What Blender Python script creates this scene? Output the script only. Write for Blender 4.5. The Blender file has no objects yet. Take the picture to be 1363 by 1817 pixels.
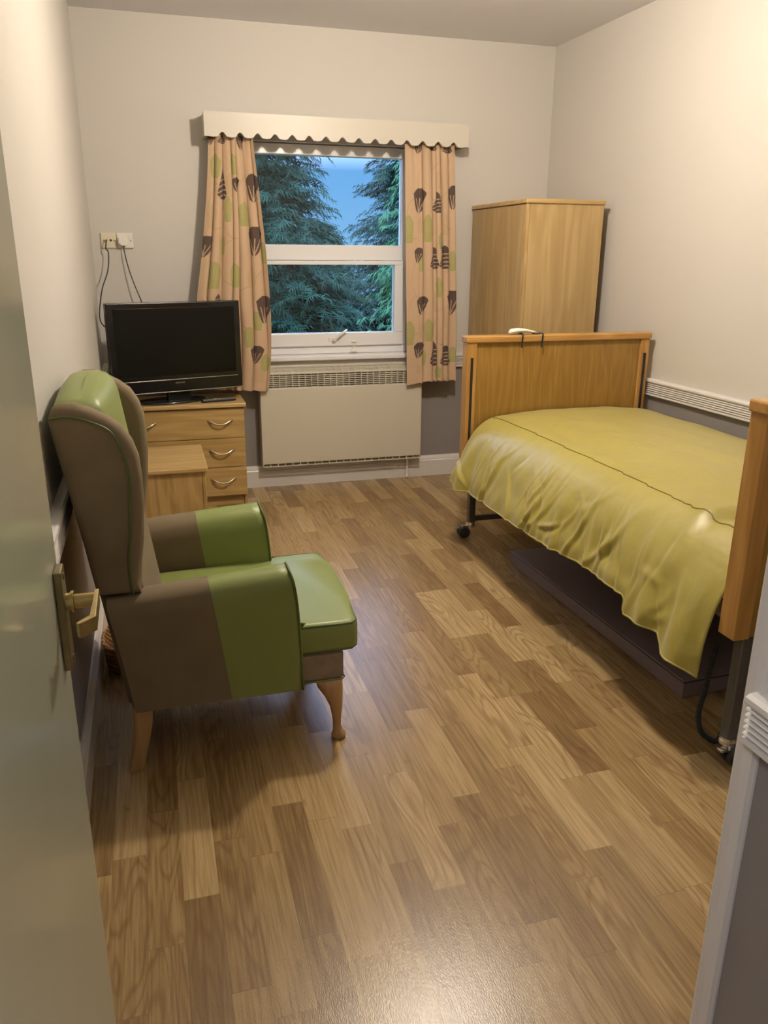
import bpy, bmesh, math, random
import numpy as np
from mathutils import Vector, Matrix, Euler
S = bpy.context.scene
COL = S.collection
random.seed(7); RNG = np.random.default_rng(7)
PI = math.pi

# ------------------------------------------------------------------ camera, world, exposure
cam_d = bpy.data.cameras.new('camera'); cam = bpy.data.objects.new('camera', cam_d); COL.objects.link(cam)
S.camera = cam
F_PX, PITCH, YAW, ROLL = 1411.27, .314798, .281416, .0070981
cam_d.sensor_fit = 'VERTICAL'; cam_d.sensor_height = 24.0
cam_d.lens = 24.0 * F_PX / 1817.0
cam_d.clip_start = .02; cam_d.clip_end = 200
fw = Vector((math.sin(YAW)*math.cos(PITCH), math.cos(YAW)*math.cos(PITCH), -math.sin(PITCH)))
rt = Vector((math.cos(YAW), -math.sin(YAW), 0)); up = rt.cross(fw)
r2 = math.cos(ROLL)*rt + math.sin(ROLL)*up; u2 = -math.sin(ROLL)*rt + math.cos(ROLL)*up
cam.matrix_world = Matrix(((r2.x, u2.x, -fw.x, 0), (r2.y, u2.y, -fw.y, 0), (r2.z, u2.z, -fw.z, 1.45), (0, 0, 0, 1)))

S.view_settings.view_transform = 'Standard'; S.view_settings.look = 'None'
S.view_settings.gamma = 1.0; S.view_settings.exposure = 0.0; S.view_settings.use_curve_mapping = False

LAMP_POS = (1.14, 2.90, 2.47)
LAMP_STRENGTH = 640.0
LAMP_COLOR = (1.0, .865, .70)
HALL_STRENGTH = 85.0
HALL_COLOR = (.93, .92, 1.0)

w = bpy.data.worlds.new('dusk_sky'); S.world = w; w.use_nodes = True
nt = w.node_tree; bg = nt.nodes['Background']
tc = nt.nodes.new('ShaderNodeTexCoord'); sx = nt.nodes.new('ShaderNodeSeparateXYZ'); rp = nt.nodes.new('ShaderNodeValToRGB')
nt.links.new(tc.outputs['Generated'], sx.inputs[0]); nt.links.new(sx.outputs['Z'], rp.inputs[0]); nt.links.new(rp.outputs[0], bg.inputs[0])
e = rp.color_ramp.elements
e[0].position = 0.0; e[0].color = (.10, .22, .38, 1)
e[1].position = .5; e[1].color = (1.2, 1.5, 2.5, 1)
q = e.new(.09); q.color = (.07, .19, .38, 1)
q = e.new(.22); q.color = (1.5, 1.75, 2.9, 1)
bg.inputs[1].default_value = 2.6

# ------------------------------------------------------------------ node helpers
class G:
    """small helper round a material's node tree"""
    def __init__(s, name):
        s.m = bpy.data.materials.new(name); s.m.use_nodes = True
        s.t = s.m.node_tree; s.b = s.t.nodes['Principled BSDF']
    def n(s, typ, **kw):
        nd = s.t.nodes.new(typ)
        for k, v in kw.items(): setattr(nd, k, v)
        return nd
    def l(s, a, b): s.t.links.new(a, b)
    def put(s, sock, v):
        if hasattr(v, 'is_output') or isinstance(v, bpy.types.NodeSocket): s.l(v, sock)
        else: sock.default_value = v
    def math(s, op, a, b=0.0, c=None):
        nd = s.n('ShaderNodeMath', operation=op); s.put(nd.inputs[0], a); s.put(nd.inputs[1], b)
        if c is not None: s.put(nd.inputs[2], c)
        return nd.outputs[0]
    def comb(s, x, y, z):
        nd = s.n('ShaderNodeCombineXYZ'); s.put(nd.inputs[0], x); s.put(nd.inputs[1], y); s.put(nd.inputs[2], z); return nd.outputs[0]
    def noise(s, vec, scale, detail=3, rough=.5, dist=0.0):
        nd = s.n('ShaderNodeTexNoise'); s.l(vec, nd.inputs['Vector']); nd.inputs['Scale'].default_value = scale
        nd.inputs['Detail'].default_value = detail; nd.inputs['Roughness'].default_value = rough; nd.inputs['Distortion'].default_value = dist
        return nd.outputs['Fac']
    def ramp(s, fac, stops):
        nd = s.n('ShaderNodeValToRGB'); s.put(nd.inputs[0], fac); el = nd.color_ramp.elements
        while len(el) < len(stops): el.new(.5)
        for q, (p, c) in zip(el, stops): q.position = p; q.color = (*c, 1)
        return nd.outputs[0]
    def mix(s, fac, a, b, blend='MIX'):
        nd = s.n('ShaderNodeMix', data_type='RGBA', blend_type=blend); s.put(nd.inputs[0], fac)
        for sk, v in ((nd.inputs[6], a), (nd.inputs[7], b)):
            if isinstance(v, tuple): sk.default_value = (*v, 1)
            else: s.l(v, sk)
        return nd.outputs[2]
    def pos(s, obj=False):
        if obj: return s.n('ShaderNodeTexCoord').outputs['Object']
        return s.n('ShaderNodeNewGeometry').outputs['Position']
    def bump(s, h, strength, dist=.01):
        nd = s.n('ShaderNodeBump'); nd.inputs['Strength'].default_value = strength; nd.inputs['Distance'].default_value = dist
        s.l(h, nd.inputs['Height']); s.l(nd.outputs[0], s.b.inputs['Normal'])

def plain(name, col, rough=.5, metal=0.0, var=.06, scale=30, bump=0.0, bscale=200, spec=.5, coat=0.0):
    g = G(name); p = g.pos(True)
    f = g.noise(p, scale, 4)
    c = g.mix(f, tuple(max(0, k*(1-var)) for k in col), tuple(min(1, k*(1+var)) for k in col))
    g.l(c, g.b.inputs['Base Color']); g.b.inputs['Roughness'].default_value = rough; g.b.inputs['Metallic'].default_value = metal
    g.b.inputs['Specular IOR Level'].default_value = spec; g.b.inputs['Coat Weight'].default_value = coat
    if bump: g.bump(g.noise(p, bscale, 2), bump, .002)
    return g.m

def wood(name, light, dark, axis='Z', rough=.38, scale=1.0, contrast=.55, spec=.45):
    """straight grain running along one axis, with broad cathedral figure"""
    g = G(name); p = g.pos(True)
    mp = g.n('ShaderNodeMapping'); g.l(p, mp.inputs[0])
    st = {'X': (1.2, 26, 26), 'Y': (26, 1.2, 26), 'Z': (26, 26, 1.2)}[axis]
    mp.inputs['Scale'].default_value = tuple(k*scale for k in st)
    a = g.noise(mp.outputs[0], 2.2, 6, .62, .3)
    mp2 = g.n('ShaderNodeMapping'); g.l(p, mp2.inputs[0])
    st2 = {'X': (.5, 4, 4), 'Y': (4, .5, 4), 'Z': (4, 4, .5)}[axis]
    mp2.inputs['Scale'].default_value = tuple(k*scale for k in st2)
    b = g.noise(mp2.outputs[0], 1.6, 2, .5, .6)
    rings = g.math('SINE', g.math('MULTIPLY', b, 42))
    rings = g.math('MULTIPLY_ADD', rings, .16, .0)
    f = g.math('ADD', a, rings)
    c = g.ramp(f, [(.5-.5*contrast, dark), (.5, tuple((i+j)/2 for i, j in zip(dark, light))), (.5+.35*contrast, light)])
    g.l(c, g.b.inputs['Base Color']); g.b.inputs['Roughness'].default_value = rough
    g.b.inputs['Specular IOR Level'].default_value = spec
    g.bump(a, .08, .002)
    return g.m

# ------------------------------------------------------------------ materials
M = {}
M['wall'] = plain('painted_wall', (.545, .52, .48), .6, var=.012, scale=2, bump=.05, bscale=90, spec=.3)
M['dado'] = plain('grey_dado_paint', (.24, .222, .218), .42, var=.02, scale=3, bump=.04, bscale=90, spec=.4)
M['ceiling'] = plain('ceiling_paint', (.72, .715, .75), .75, var=.012, scale=2, bump=.05, bscale=70, spec=.2)
M['trim'] = plain('trim_gloss_paint', (.66, .64, .62), .28, var=.015, scale=6)
M['upvc'] = plain('window_plastic', (.76, .76, .78), .25, var=.01, scale=4)
M['door'] = plain('door_gloss_paint', (.44, .46, .37), .17, var=.05, scale=5, bump=.02, bscale=14, spec=.6)
M['brass'] = plain('aged_brass', (.42, .33, .14), .3, 1.0, var=.25, scale=60)
M['bronze'] = plain('worn_brass_plate', (.24, .20, .115), .38, .9, var=.3, scale=40)
M['oakL'] = wood('light_oak_laminate', (.50, .345, .135), (.37, .235, .08), 'X')
M['oakLz'] = wood('light_oak_laminate_upright', (.47, .32, .13), (.34, .215, .075), 'Z')
M['oakT'] = wood('light_oak_top', (.54, .38, .17), (.42, .28, .11), 'X', rough=.3)
M['ward'] = wood('wardrobe_laminate', (.46, .325, .15), (.34, .225, .09), 'Z', scale=.7, contrast=.75)
M['honey'] = wood('honey_oak_panel', (.34, .195, .042), (.22, .115, .02), 'Z', scale=1.5, rough=.36, contrast=.95)
M['honeyX'] = wood('honey_oak_edge', (.50, .28, .085), (.36, .18, .045), 'X', rough=.3)
M['honeyZ'] = wood('honey_oak_post', (.50, .28, .085), (.36, .18, .045), 'Z', rough=.3)
M['legwood'] = wood('beech_leg', (.46, .285, .135), (.36, .21, .085), 'Z', rough=.28, contrast=.9)
M['brown'] = plain('taupe_suede_fabric', (.185, .145, .09), .85, var=.16, scale=9, bump=.18, bscale=420, spec=.2)
M['brown_worn'] = plain('worn_taupe_fabric', (.26, .20, .145), .8, var=.35, scale=26, bump=.2, bscale=300, spec=.2)
M['green'] = plain('green_vinyl', (.205, .25, .072), .42, var=.05, scale=8, bump=.06, bscale=160, spec=.5)
M['piping'] = plain('green_piping_vinyl', (.085, .12, .03), .35, var=.05)
M['black'] = plain('gloss_black_plastic', (.008, .008, .009), .12, var=.1)
M['screen'] = plain('dark_screen_glass', (.004, .0045, .004), .30, var=.1, spec=.22)
M['blackmat'] = plain('matt_black_plastic', (.012, .012, .013), .45, var=.1)
M['silver'] = plain('brushed_silver', (.42, .40, .36), .3, 1.0, var=.05)
M['nickel'] = plain('satin_nickel', (.55, .48, .38), .28, 1.0, var=.05)
M['chrome'] = plain('bright_chrome', (.75, .75, .76), .1, 1.0, var=.03)
M['steel'] = plain('dark_grey_painted_steel', (.12, .115, .105), .35, .3, var=.06)
M['rad'] = plain('cream_enamel', (.585, .545, .45), .35, var=.012, scale=4)
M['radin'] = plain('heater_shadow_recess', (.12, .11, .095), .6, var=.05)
M['pelmet'] = plain('cream_pelmet_paint', (.53, .495, .425), .4, var=.015, scale=6)
M['cream'] = plain('cream_plastic', (.66, .60, .44), .35, var=.02)
M['white'] = plain('white_plastic', (.72, .70, .64), .3, var=.02)
M['mat'] = plain('purple_brown_vinyl', (.20, .155, .165), .42, var=.12, scale=12, bump=.08, bscale=90)
M['sheet'] = plain('white_sheet', (.6, .6, .58), .8)
M['bark'] = plain('bark', (.05, .035, .022), .9, var=.4, scale=12, bump=.5, bscale=40)
M['fenceM'] = plain('pale_fence_paint', (.42, .52, .66), .6, var=.08)
M['soil'] = plain('garden_ground', (.03, .035, .02), .95, var=.5, scale=3)
M['rubber'] = plain('grey_rubber', (.03, .03, .032), .6, var=.1)

def mat_cloth():
    g = G('olive_green_satin_cloth'); p = g.pos()
    f = g.noise(p, 3.0, 5, .6, .5)
    c = g.mix(f, (.32, .265, .045), (.40, .34, .07))
    st = g.n('ShaderNodeMapping'); g.l(p, st.inputs[0]); st.inputs['Scale'].default_value = (5, 5, 2.2)
    pale = g.ramp(g.noise(st.outputs[0], 2.6, 6, .7, 1.6), [(.50, (0, 0, 0)), (.74, (.42, .42, .42))])
    c = g.mix(pale, c, (.36, .36, .15))
    g.l(c, g.b.inputs['Base Color']); g.b.inputs['Roughness'].default_value = .40
    g.b.inputs['Sheen Weight'].default_value = .2; g.b.inputs['Specular IOR Level'].default_value = .45
    g.bump(g.noise(p, 5, 3, .5, .5), .30, .03)
    return g.m
M['cloth'] = mat_cloth()

def mat_floor():
    g = G('oak_plank_vinyl'); p = g.pos()
    s = g.n('ShaderNodeSeparateXYZ'); g.l(p, s.inputs[0]); X, Y = s.outputs[0], s.outputs[1]
    xr = g.math('DIVIDE', g.math('ADD', X, .113+8*.0825), .0825)
    row = g.math('FLOOR', xr); fx = g.math('FRACT', xr)
    wn = g.n('ShaderNodeTexWhiteNoise', noise_dimensions='1D'); g.l(row, wn.inputs['W'])
    yr = g.math('ADD', g.math('DIVIDE', Y, .46), g.math('MULTIPLY', wn.outputs[0], 9.0))
    idx = g.math('FLOOR', yr); fy = g.math('FRACT', yr)
    wc = g.n('ShaderNodeTexWhiteNoise', noise_dimensions='2D'); g.l(g.comb(row, idx, 0), wc.inputs['Vector'])
    cell = wc.outputs['Value']
    sc = g.n('ShaderNodeSeparateColor'); g.l(wc.outputs['Color'], sc.inputs[0]); c2 = sc.outputs[1]; c3 = sc.outputs[2]
    tone = g.ramp(cell, [(0, (.225, .145, .062)), (.35, (.31, .208, .092)), (.7, (.375, .260, .120)), (1, (.45, .322, .158))])
    fine = g.noise(g.comb(g.math('MULTIPLY', X, 130), g.math('MULTIPLY', Y, 5), g.math('MULTIPLY', cell, 60)), 1.0, 4, .6)
    fac = g.ramp(fine, [(.34, (.70, .66, .60)), (.62, (1.08, 1.08, 1.08))])
    col = g.mix(1.0, tone, fac, 'MULTIPLY')
    broad = g.noise(g.comb(g.math('MULTIPLY_ADD', X, 11, g.math('MULTIPLY', c2, 30)), g.math('MULTIPLY', Y, 1.9), g.math('MULTIPLY', c3, 40)), 1.0, 1.5, .45, .35)
    ring = g.math('SINE', g.math('MULTIPLY', broad, 74))
    ring = g.math('POWER', g.math('MULTIPLY_ADD', ring, .5, .5), 3.0)
    figured = g.math('GREATER_THAN', c2, .55)
    dark = g.math('MULTIPLY', g.math('MULTIPLY', ring, figured), .42)
    col = g.mix(dark, col, (.15, .073, .026))
    knot = g.ramp(g.noise(g.comb(g.math('MULTIPLY', X, 22), g.math('MULTIPLY', Y, 9), 3.3), 1.0, 1), [(.74, (0, 0, 0)), (.80, (.5, .5, .5))])
    col = g.mix(knot, col, (.12, .06, .025))
    seam = g.math('MAXIMUM', g.math('LESS_THAN', fx, .018), g.math('LESS_THAN', fy, .005))
    col = g.mix(g.math('MULTIPLY', seam, .35), col, (.13, .07, .03))
    g.l(col, g.b.inputs['Base Color'])
    g.b.inputs['Roughness'].default_value = .265
    g.b.inputs['Specular IOR Level'].default_value = .5
    speck = g.noise(g.comb(g.math('MULTIPLY', X, 3.2), Y, 0), 120, 2)
    g.bump(speck, .10, .004)
    return g.m
M['floor'] = mat_floor()

def mat_curtain():
    g = G('leaf_print_curtain_cloth')
    a = g.n('ShaderNodeVertexColor', layer_name='print')
    g.l(a.outputs[0], g.b.inputs['Base Color']); g.b.inputs['Roughness'].default_value = .8
    g.b.inputs['Sheen Weight'].default_value = .1
    g.bump(g.noise(g.pos(True), 700, 2), .1, .001)
    return g.m
M['curtain'] = mat_curtain()

def mat_glass():
    g = G('window_glass'); t = g.t
    tr = g.n('ShaderNodeBsdfTransparent'); tr.inputs[0].default_value = (.90, .95, .95, 1)
    gl = g.n('ShaderNodeBsdfGlossy'); gl.inputs['Roughness'].default_value = .02
    fr = g.n('ShaderNodeFresnel'); fr.inputs[0].default_value = 1.45
    mx = g.n('ShaderNodeMixShader'); g.l(fr.outputs[0], mx.inputs[0]); g.l(tr.outputs[0], mx.inputs[1]); g.l(gl.outputs[0], mx.inputs[2])
    g.l(mx.outputs[0], t.nodes['Material Output'].inputs[0])
    return g.m
M['glass'] = mat_glass()

def mat_leaf(name, a, b):
    g = G(name); f = g.noise(g.pos(), 2.5, 4)
    c = g.mix(f, a, b); g.l(c, g.b.inputs['Base Color']); g.b.inputs['Roughness'].default_value = .7; g.b.inputs['Specular IOR Level'].default_value = .12
    return g.m
M['fir'] = mat_leaf('dark_fir_foliage', (.014, .048, .032), (.036, .105, .065))
M['cypress'] = mat_leaf('bright_cypress_foliage', (.075, .24, .12), (.15, .40, .20))

def mat_emit(name, col, strength):
    g = G(name); g.b.inputs['Base Color'].default_value = (.8, .8, .8, 1)
    g.b.inputs['Emission Color'].default_value = (*col, 1); g.b.inputs['Emission Strength'].default_value = strength
    return g.m

def mat_wicker():
    g = G('woven_wicker'); p = g.pos(True)
    s = g.n('ShaderNodeSeparateXYZ'); g.l(p, s.inputs[0])
    h = g.math('MULTIPLY', g.math('SINE', g.math('MULTIPLY', s.outputs[2], 330)), g.math('SINE', g.math('MULTIPLY', g.math('ADD', s.outputs[0], s.outputs[1]), 240)))
    c = g.mix(g.math('MULTIPLY_ADD', h, .5, .5), (.10, .042, .012), (.38, .19, .06)); g.l(c, g.b.inputs['Base Color'])
    g.b.inputs['Roughness'].default_value = .6; g.bump(h, .6, .004)
    return g.m
M['wicker'] = mat_wicker()

# ------------------------------------------------------------------ object helpers (all shapes are given in room coordinates)
OFF = {}
def link(o, parent=None):
    COL.objects.link(o)
    if parent is not None: o.parent = parent
    return o
def thing(name, label, cat, loc=(0, 0, 0), group=None):
    o = bpy.data.objects.new(name, None); link(o); o.location = loc; o.empty_display_size = .05
    o['label'] = label; o['category'] = cat
    if group: o['group'] = group
    OFF[o.name] = Vector(loc); return o
def obj(name, bm, mat, parent=None, smooth=False, label=None, cat=None, group=None, kind=None, subsurf=0, fix=True):
    if fix: bmesh.ops.recalc_face_normals(bm, faces=bm.faces[:])
    if parent is not None: off = OFF[parent.name]
    else:
        xs = [v.co for v in bm.verts]
        off = Vector(((min(v.x for v in xs)+max(v.x for v in xs))/2, (min(v.y for v in xs)+max(v.y for v in xs))/2, min(v.z for v in xs)))
    for v in bm.verts: v.co -= off
    me = bpy.data.meshes.new(name); bm.to_mesh(me); bm.free()
    for m in (mat if isinstance(mat, (list, tuple)) else [mat]): me.materials.append(m)
    if smooth:
        for p in me.polygons: p.use_smooth = True
    o = bpy.data.objects.new(name, me); link(o, parent); OFF[o.name] = off
    if parent is None: o.location = off
    if label: o['label'] = label
    if cat: o['category'] = cat
    if group: o['group'] = group
    if kind: o['kind'] = kind
    if subsurf:
        md = o.modifiers.new('smooth', 'SUBSURF'); md.levels = subsurf; md.render_levels = subsurf
    return o
def NB(): return bmesh.new()
def addbox(bm, x0, x1, y0, y1, z0, z1, bev=0.0, rz=0.0, seg=2, mi=0):
    r = bmesh.ops.create_cube(bm, size=1.0); vs = r['verts']
    cx, cy, cz = (x0+x1)/2, (y0+y1)/2, (z0+z1)/2
    m = Matrix.Translation((cx, cy, cz)) @ Matrix.Rotation(rz, 4, 'Z') @ Matrix.Diagonal((x1-x0, y1-y0, z1-z0, 1))
    bmesh.ops.transform(bm, matrix=m, verts=vs)
    fs = {f for v in vs for f in v.link_faces}
    for f in fs: f.material_index = mi
    if bev:
        es = list({ed for v in vs for ed in v.link_edges})
        bmesh.ops.bevel(bm, geom=es, offset=bev, segments=seg, affect='EDGES', profile=.5)
    return bm
def box(name, x0, x1, y0, y1, z0, z1, mat, parent=None, bev=.003, rz=0, seg=2, **kw):
    return obj(name, addbox(NB(), x0, x1, y0, y1, z0, z1, bev, rz, seg), mat, parent, **kw)
def spline(pts, n=8):
    P = [Vector(p) for p in pts]; out = []
    for i in range(len(P)-1):
        p0 = P[i-1] if i else P[0]*2-P[1]; p1, p2 = P[i], P[i+1]; p3 = P[i+2] if i+2 < len(P) else P[-1]*2-P[-2]
        for k in range(n):
            t = k/n
            out.append(.5*((2*p1)+(p2-p0)*t+(2*p0-5*p1+4*p2-p3)*t*t+(3*p1-p0-3*p2+p3)*t**3))
    out.append(P[-1]); return out
def tube(bm, pts, r, seg=8, closed=False, rad=None):
    P = [Vector(p) for p in pts]; n = len(P); rings = []; N = None
    for i, p in enumerate(P):
        a = P[(i-1) % n] if (i or closed) else p; b = P[(i+1) % n] if (i < n-1 or closed) else p
        T = (b-a).normalized()
        if N is None: N = T.orthogonal().normalized()
        else:
            N = N-T*N.dot(T)
            N = N.normalized() if N.length > 1e-6 else T.orthogonal().normalized()
        B = T.cross(N); rr = rad[i] if rad else r
        rings.append([bm.verts.new(p+rr*(math.cos(2*PI*k/seg)*N+math.sin(2*PI*k/seg)*B)) for k in range(seg)])
    for i in range(n if closed else n-1):
        A, Bq = rings[i], rings[(i+1) % n]
        for k in range(seg): bm.faces.new((A[k], A[(k+1) % seg], Bq[(k+1) % seg], Bq[k]))
    if not closed:
        bm.faces.new(rings[0][::-1]); bm.faces.new(rings[-1])
    return bm
def loft(bm, secs, closed=True, caps=True):
    R = [[bm.verts.new(p) for p in s] for s in secs]; n = len(R[0])
    for A, B in zip(R, R[1:]):
        for k in range(n if closed else n-1): bm.faces.new((A[k], A[(k+1) % n], B[(k+1) % n], B[k]))
    if caps and closed: bm.faces.new(R[0][::-1]); bm.faces.new(R[-1])
    return bm
def prism(bm, poly, axis, a, b, bev=0.0, seg=3):
    """polygon extruded along an axis: 'X': poly=(y,z), 'Y': (x,z), 'Z': (x,y)"""
    def P(q, t): return {'X': (t, q[0], q[1]), 'Y': (q[0], t, q[1]), 'Z': (q[0], q[1], t)}[axis]
    A = [bm.verts.new(P(q, a)) for q in poly]; B = [bm.verts.new(P(q, b)) for q in poly]; n = len(poly)
    bm.faces.new(A); bm.faces.new(B[::-1])
    for k in range(n): bm.faces.new((A[k], B[k], B[(k+1) % n], A[(k+1) % n]))
    if bev:
        bm.edges.index_update()
        es = [ed for ed in {e_ for v in A+B for e_ in v.link_edges} if (ed.verts[0] in A) == (ed.verts[1] in A)]
        bmesh.ops.bevel(bm, geom=es, offset=bev, segments=seg, affect='EDGES', profile=.5)
    return bm
def cyl(bm, c, r, depth, axis='Z', seg=24, r2=None):
    m = {'Z': Matrix(), 'X': Matrix.Rotation(PI/2, 4, 'Y'), 'Y': Matrix.Rotation(-PI/2, 4, 'X')}[axis]
    bmesh.ops.create_cone(bm, cap_ends=True, segments=seg, radius1=r, radius2=r if r2 is None else r2, depth=depth, matrix=Matrix.Translation(c) @ m)
    return bm
def lerp(a, b, t): return a+(b-a)*t
def interp(tab, x): return float(np.interp(x, [p[0] for p in tab], [p[1] for p in tab]))

# ------------------------------------------------------------------ room shell
D, XL, H = 5.0, -.28, 2.655
def XR(y): return 2.52 + (D-y)*.03
ZD = .735                      # height of the dado paint
WIN = (.60, 1.605, .80, 2.06)  # window opening in the back wall
def quad(bm, a, b, c, d, mi=0):
    f = bm.faces.new([bm.verts.new(p) for p in (a, b, c, d)]); f.material_index = mi; return f
def struct(name, bm, mats, **kw): return obj(name, bm, mats, kind='structure', fix=False, **kw)

bm = NB(); addbox(bm, -1.3, 3.0, -1.5, D+.25, -.1, 0); struct('floor', bm, M['floor'])
bm = NB(); addbox(bm, -1.3, 3.0, -1.5, D+.25, H, H+.1); struct('ceiling', bm, M['ceiling'])
bm = NB()
addbox(bm, XL-.15, XL, .32, D+.2, 0, ZD, mi=1); addbox(bm, XL-.15, XL, .32, D+.2, ZD, H)
struct('wall_left', bm, [M['wall'], M['dado']])
bm = NB()
x0, x1, z0, z1 = WIN
addbox(bm, XL, x0, D, D+.2, 0, ZD, mi=1); addbox(bm, x0, x1, D, D+.2, 0, ZD, mi=1); addbox(bm, x1, XR(D)+.1, D, D+.2, 0, ZD, mi=1)
addbox(bm, XL, x0, D, D+.2, ZD, H); addbox(bm, x1, XR(D)+.1, D, D+.2, ZD, H)
addbox(bm, x0, x1, D, D+.2, ZD, z0); addbox(bm, x0, x1, D, D+.2, z1, H)
struct('wall_back', bm, [M['wall'], M['dado']])
bm = NB()
def rbox(z0_, z1_, mi):
    pts = [(XR(.88), .88), (XR(D), D), (XR(D)+.15, D), (XR(.88)+.15, .88)]
    A = [bm.verts.new((x, y, z0_)) for x, y in pts]; B = [bm.verts.new((x, y, z1_)) for x, y in pts]
    fs = [bm.faces.new(A[::-1]), bm.faces.new(B)] + [bm.faces.new((A[k], A[(k+1) % 4], B[(k+1) % 4], B[k])) for k in range(4)]
    for f in fs: f.material_index = mi
rbox(0, ZD, 1); rbox(ZD, H, 0); bmesh.ops.recalc_face_normals(bm, faces=bm.faces[:])
struct('wall_right', bm, [M['wall'], M['dado']])
# block of wall by the entrance whose corner shows at the lower right
CX, CY = .857, .885
bm = NB()
addbox(bm, CX, 2.9, .32, CY, 0, ZD, mi=1); addbox(bm, CX, 2.9, .32, CY, ZD, H)
struct('wall_entrance', bm, [M['wall'], M['dado']])
# wall holding the doorway the picture is taken from, and the corridor behind it
bm = NB()
addbox(bm, -1.2, -.205, .2, .32, 0, H); addbox(bm, .60, 2.9, .2, .32, 0, H); addbox(bm, -.205, .60, .2, .32, 2.03, H)
struct('wall_front', bm, M['wall'])
bm = NB()
addbox(bm, -1.2, 1.6, -1.4, -1.3, 0, H); addbox(bm, -1.3, -1.2, -1.4, .32, 0, H); addbox(bm, 1.6, 1.7, -1.4, .2, 0, H)
struct('wall_corridor', bm, M['wall'])

# ridged dado rail and skirting: profile (out, z) swept along a straight wall
def sweep(bm, prof, p0, p1, out):
    a = Vector(p0); b = Vector(p1); o = Vector(out)
    A = [bm.verts.new(a+o*q[0]+Vector((0, 0, q[1]))) for q in prof]; B = [bm.verts.new(b+o*q[0]+Vector((0, 0, q[1]))) for q in prof]
    n = len(prof)
    for k in range(n): bm.faces.new((A[k], A[(k+1) % n], B[(k+1) % n], B[k]))
    bm.faces.new(A[::-1]); bm.faces.new(B)
RAIL = [(0, .733), (.020, .733), (.026, .738), (.026, .747)]
for k in range(5):
    zb = .747+k*.0105
    RAIL += [(.017, zb+.0005), (.017, zb+.003), (.025, zb+.0045), (.0265, zb+.006), (.025, zb+.0085)]
RAIL += [(.018, .8005), (.018, .802), (.028, .804), (.031, .810), (.030, .817), (.024, .8215), (0, .8235)]
SKIRT = [(0, 0), (.018, 0), (.018, .105), (.014, .112), (.014, .118), (.010, .128), (.006, .137), (0, .139)]
SKL = SKIRT
nl, nb_, nr = (1, 0, 0), (0, -1, 0), Vector((-1, -.03, 0)).normalized()
bm = NB(); sweep(bm, RAIL, (XL, .34, 0), (XL, D, 0), nl); obj('trim_1', bm, M['trim'], kind='structure')
bm = NB(); sweep(bm, RAIL, (XL+.032, D, 0), (.585, D, 0), nb_); obj('trim_2', bm, M['trim'], kind='structure')
bm = NB(); sweep(bm, RAIL, (1.72, D, 0), (XR(D)-.03, D, 0), nb_); obj('trim_3', bm, M['trim'], kind='structure')
bm = NB(); sweep(bm, RAIL, (XR(.9), .9, 0), (XR(D), D, 0), nr); obj('trim_4', bm, M['trim'], kind='structure')
bm = NB(); sweep(bm, SKL, (XL, .34, 0), (XL, D, 0), nl); obj('baseboard_left', bm, M['trim'], kind='structure')
bm = NB(); sweep(bm, SKIRT, (XL+.018, D, 0), (XR(D)-.02, D, 0), nb_); obj('baseboard_back', bm, M['trim'], kind='structure')
bm = NB(); sweep(bm, SKIRT, (XR(.9), .9, 0), (XR(D), D, 0), nr); obj('baseboard_right', bm, M['trim'], kind='structure')
# entrance corner: rounded white corner strip and the end of its dado rail
bm = NB()
arc = [(CX-.004, CY-.032), (CX-.012, CY-.029), (CX-.014, CY-.012)] + [(CX-.014+.014*(1-math.cos(t)), CY-.0+.014*math.sin(t)) for t in np.linspace(0, PI/2, 6)] + [(CX+.03, CY+.014), (CX+.03, CY-.0), (CX, CY), (CX, CY-.032)]
prism(bm, arc, 'Z', 0, H); obj('trim_5', bm, M['trim'], kind='structure')
bm = NB(); sweep(bm, [(q[0]*1.25, q[1]) for q in RAIL], (CX, .34, 0), (CX, CY-.022, 0), (-1, 0, 0)); obj('trim_6', bm, M['trim'], kind='structure')

# ------------------------------------------------------------------ lights of the place
t = thing('ceiling_lamp', 'round opal glass lamp hanging from the middle of the room ceiling', 'lamp', (LAMP_POS[0], LAMP_POS[1], LAMP_POS[2]-.09))
bm = NB(); bmesh.ops.create_uvsphere(bm, u_segments=32, v_segments=16, radius=.068, matrix=Matrix.Translation(LAMP_POS) @ Matrix.Diagonal((1, 1, 1.1, 1)))
obj('lamp_shade', bm, mat_emit('lit_opal_glass', LAMP_COLOR, LAMP_STRENGTH), t, smooth=True)
bm = NB(); cyl(bm, (LAMP_POS[0], LAMP_POS[1], H-.012), .05, .024); cyl(bm, (LAMP_POS[0], LAMP_POS[1], (H+LAMP_POS[2]+.07)/2), .012, H-LAMP_POS[2]-.06)
obj('ceiling_rose', bm, M['white'], t)
t = thing('corridor_lamp', 'round opal lamp on the corridor ceiling outside the door', 'lamp', (-.75, -.30, H-.11))
bm = NB(); bmesh.ops.create_uvsphere(bm, u_segments=32, v_segments=16, radius=.16, matrix=Matrix.Translation((-.75, -.30, H-.06)) @ Matrix.Diagonal((1, 1, .34, 1)))
obj('lamp_shade', bm, mat_emit('lit_corridor_glass', HALL_COLOR, HALL_STRENGTH), t, smooth=True)

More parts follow.
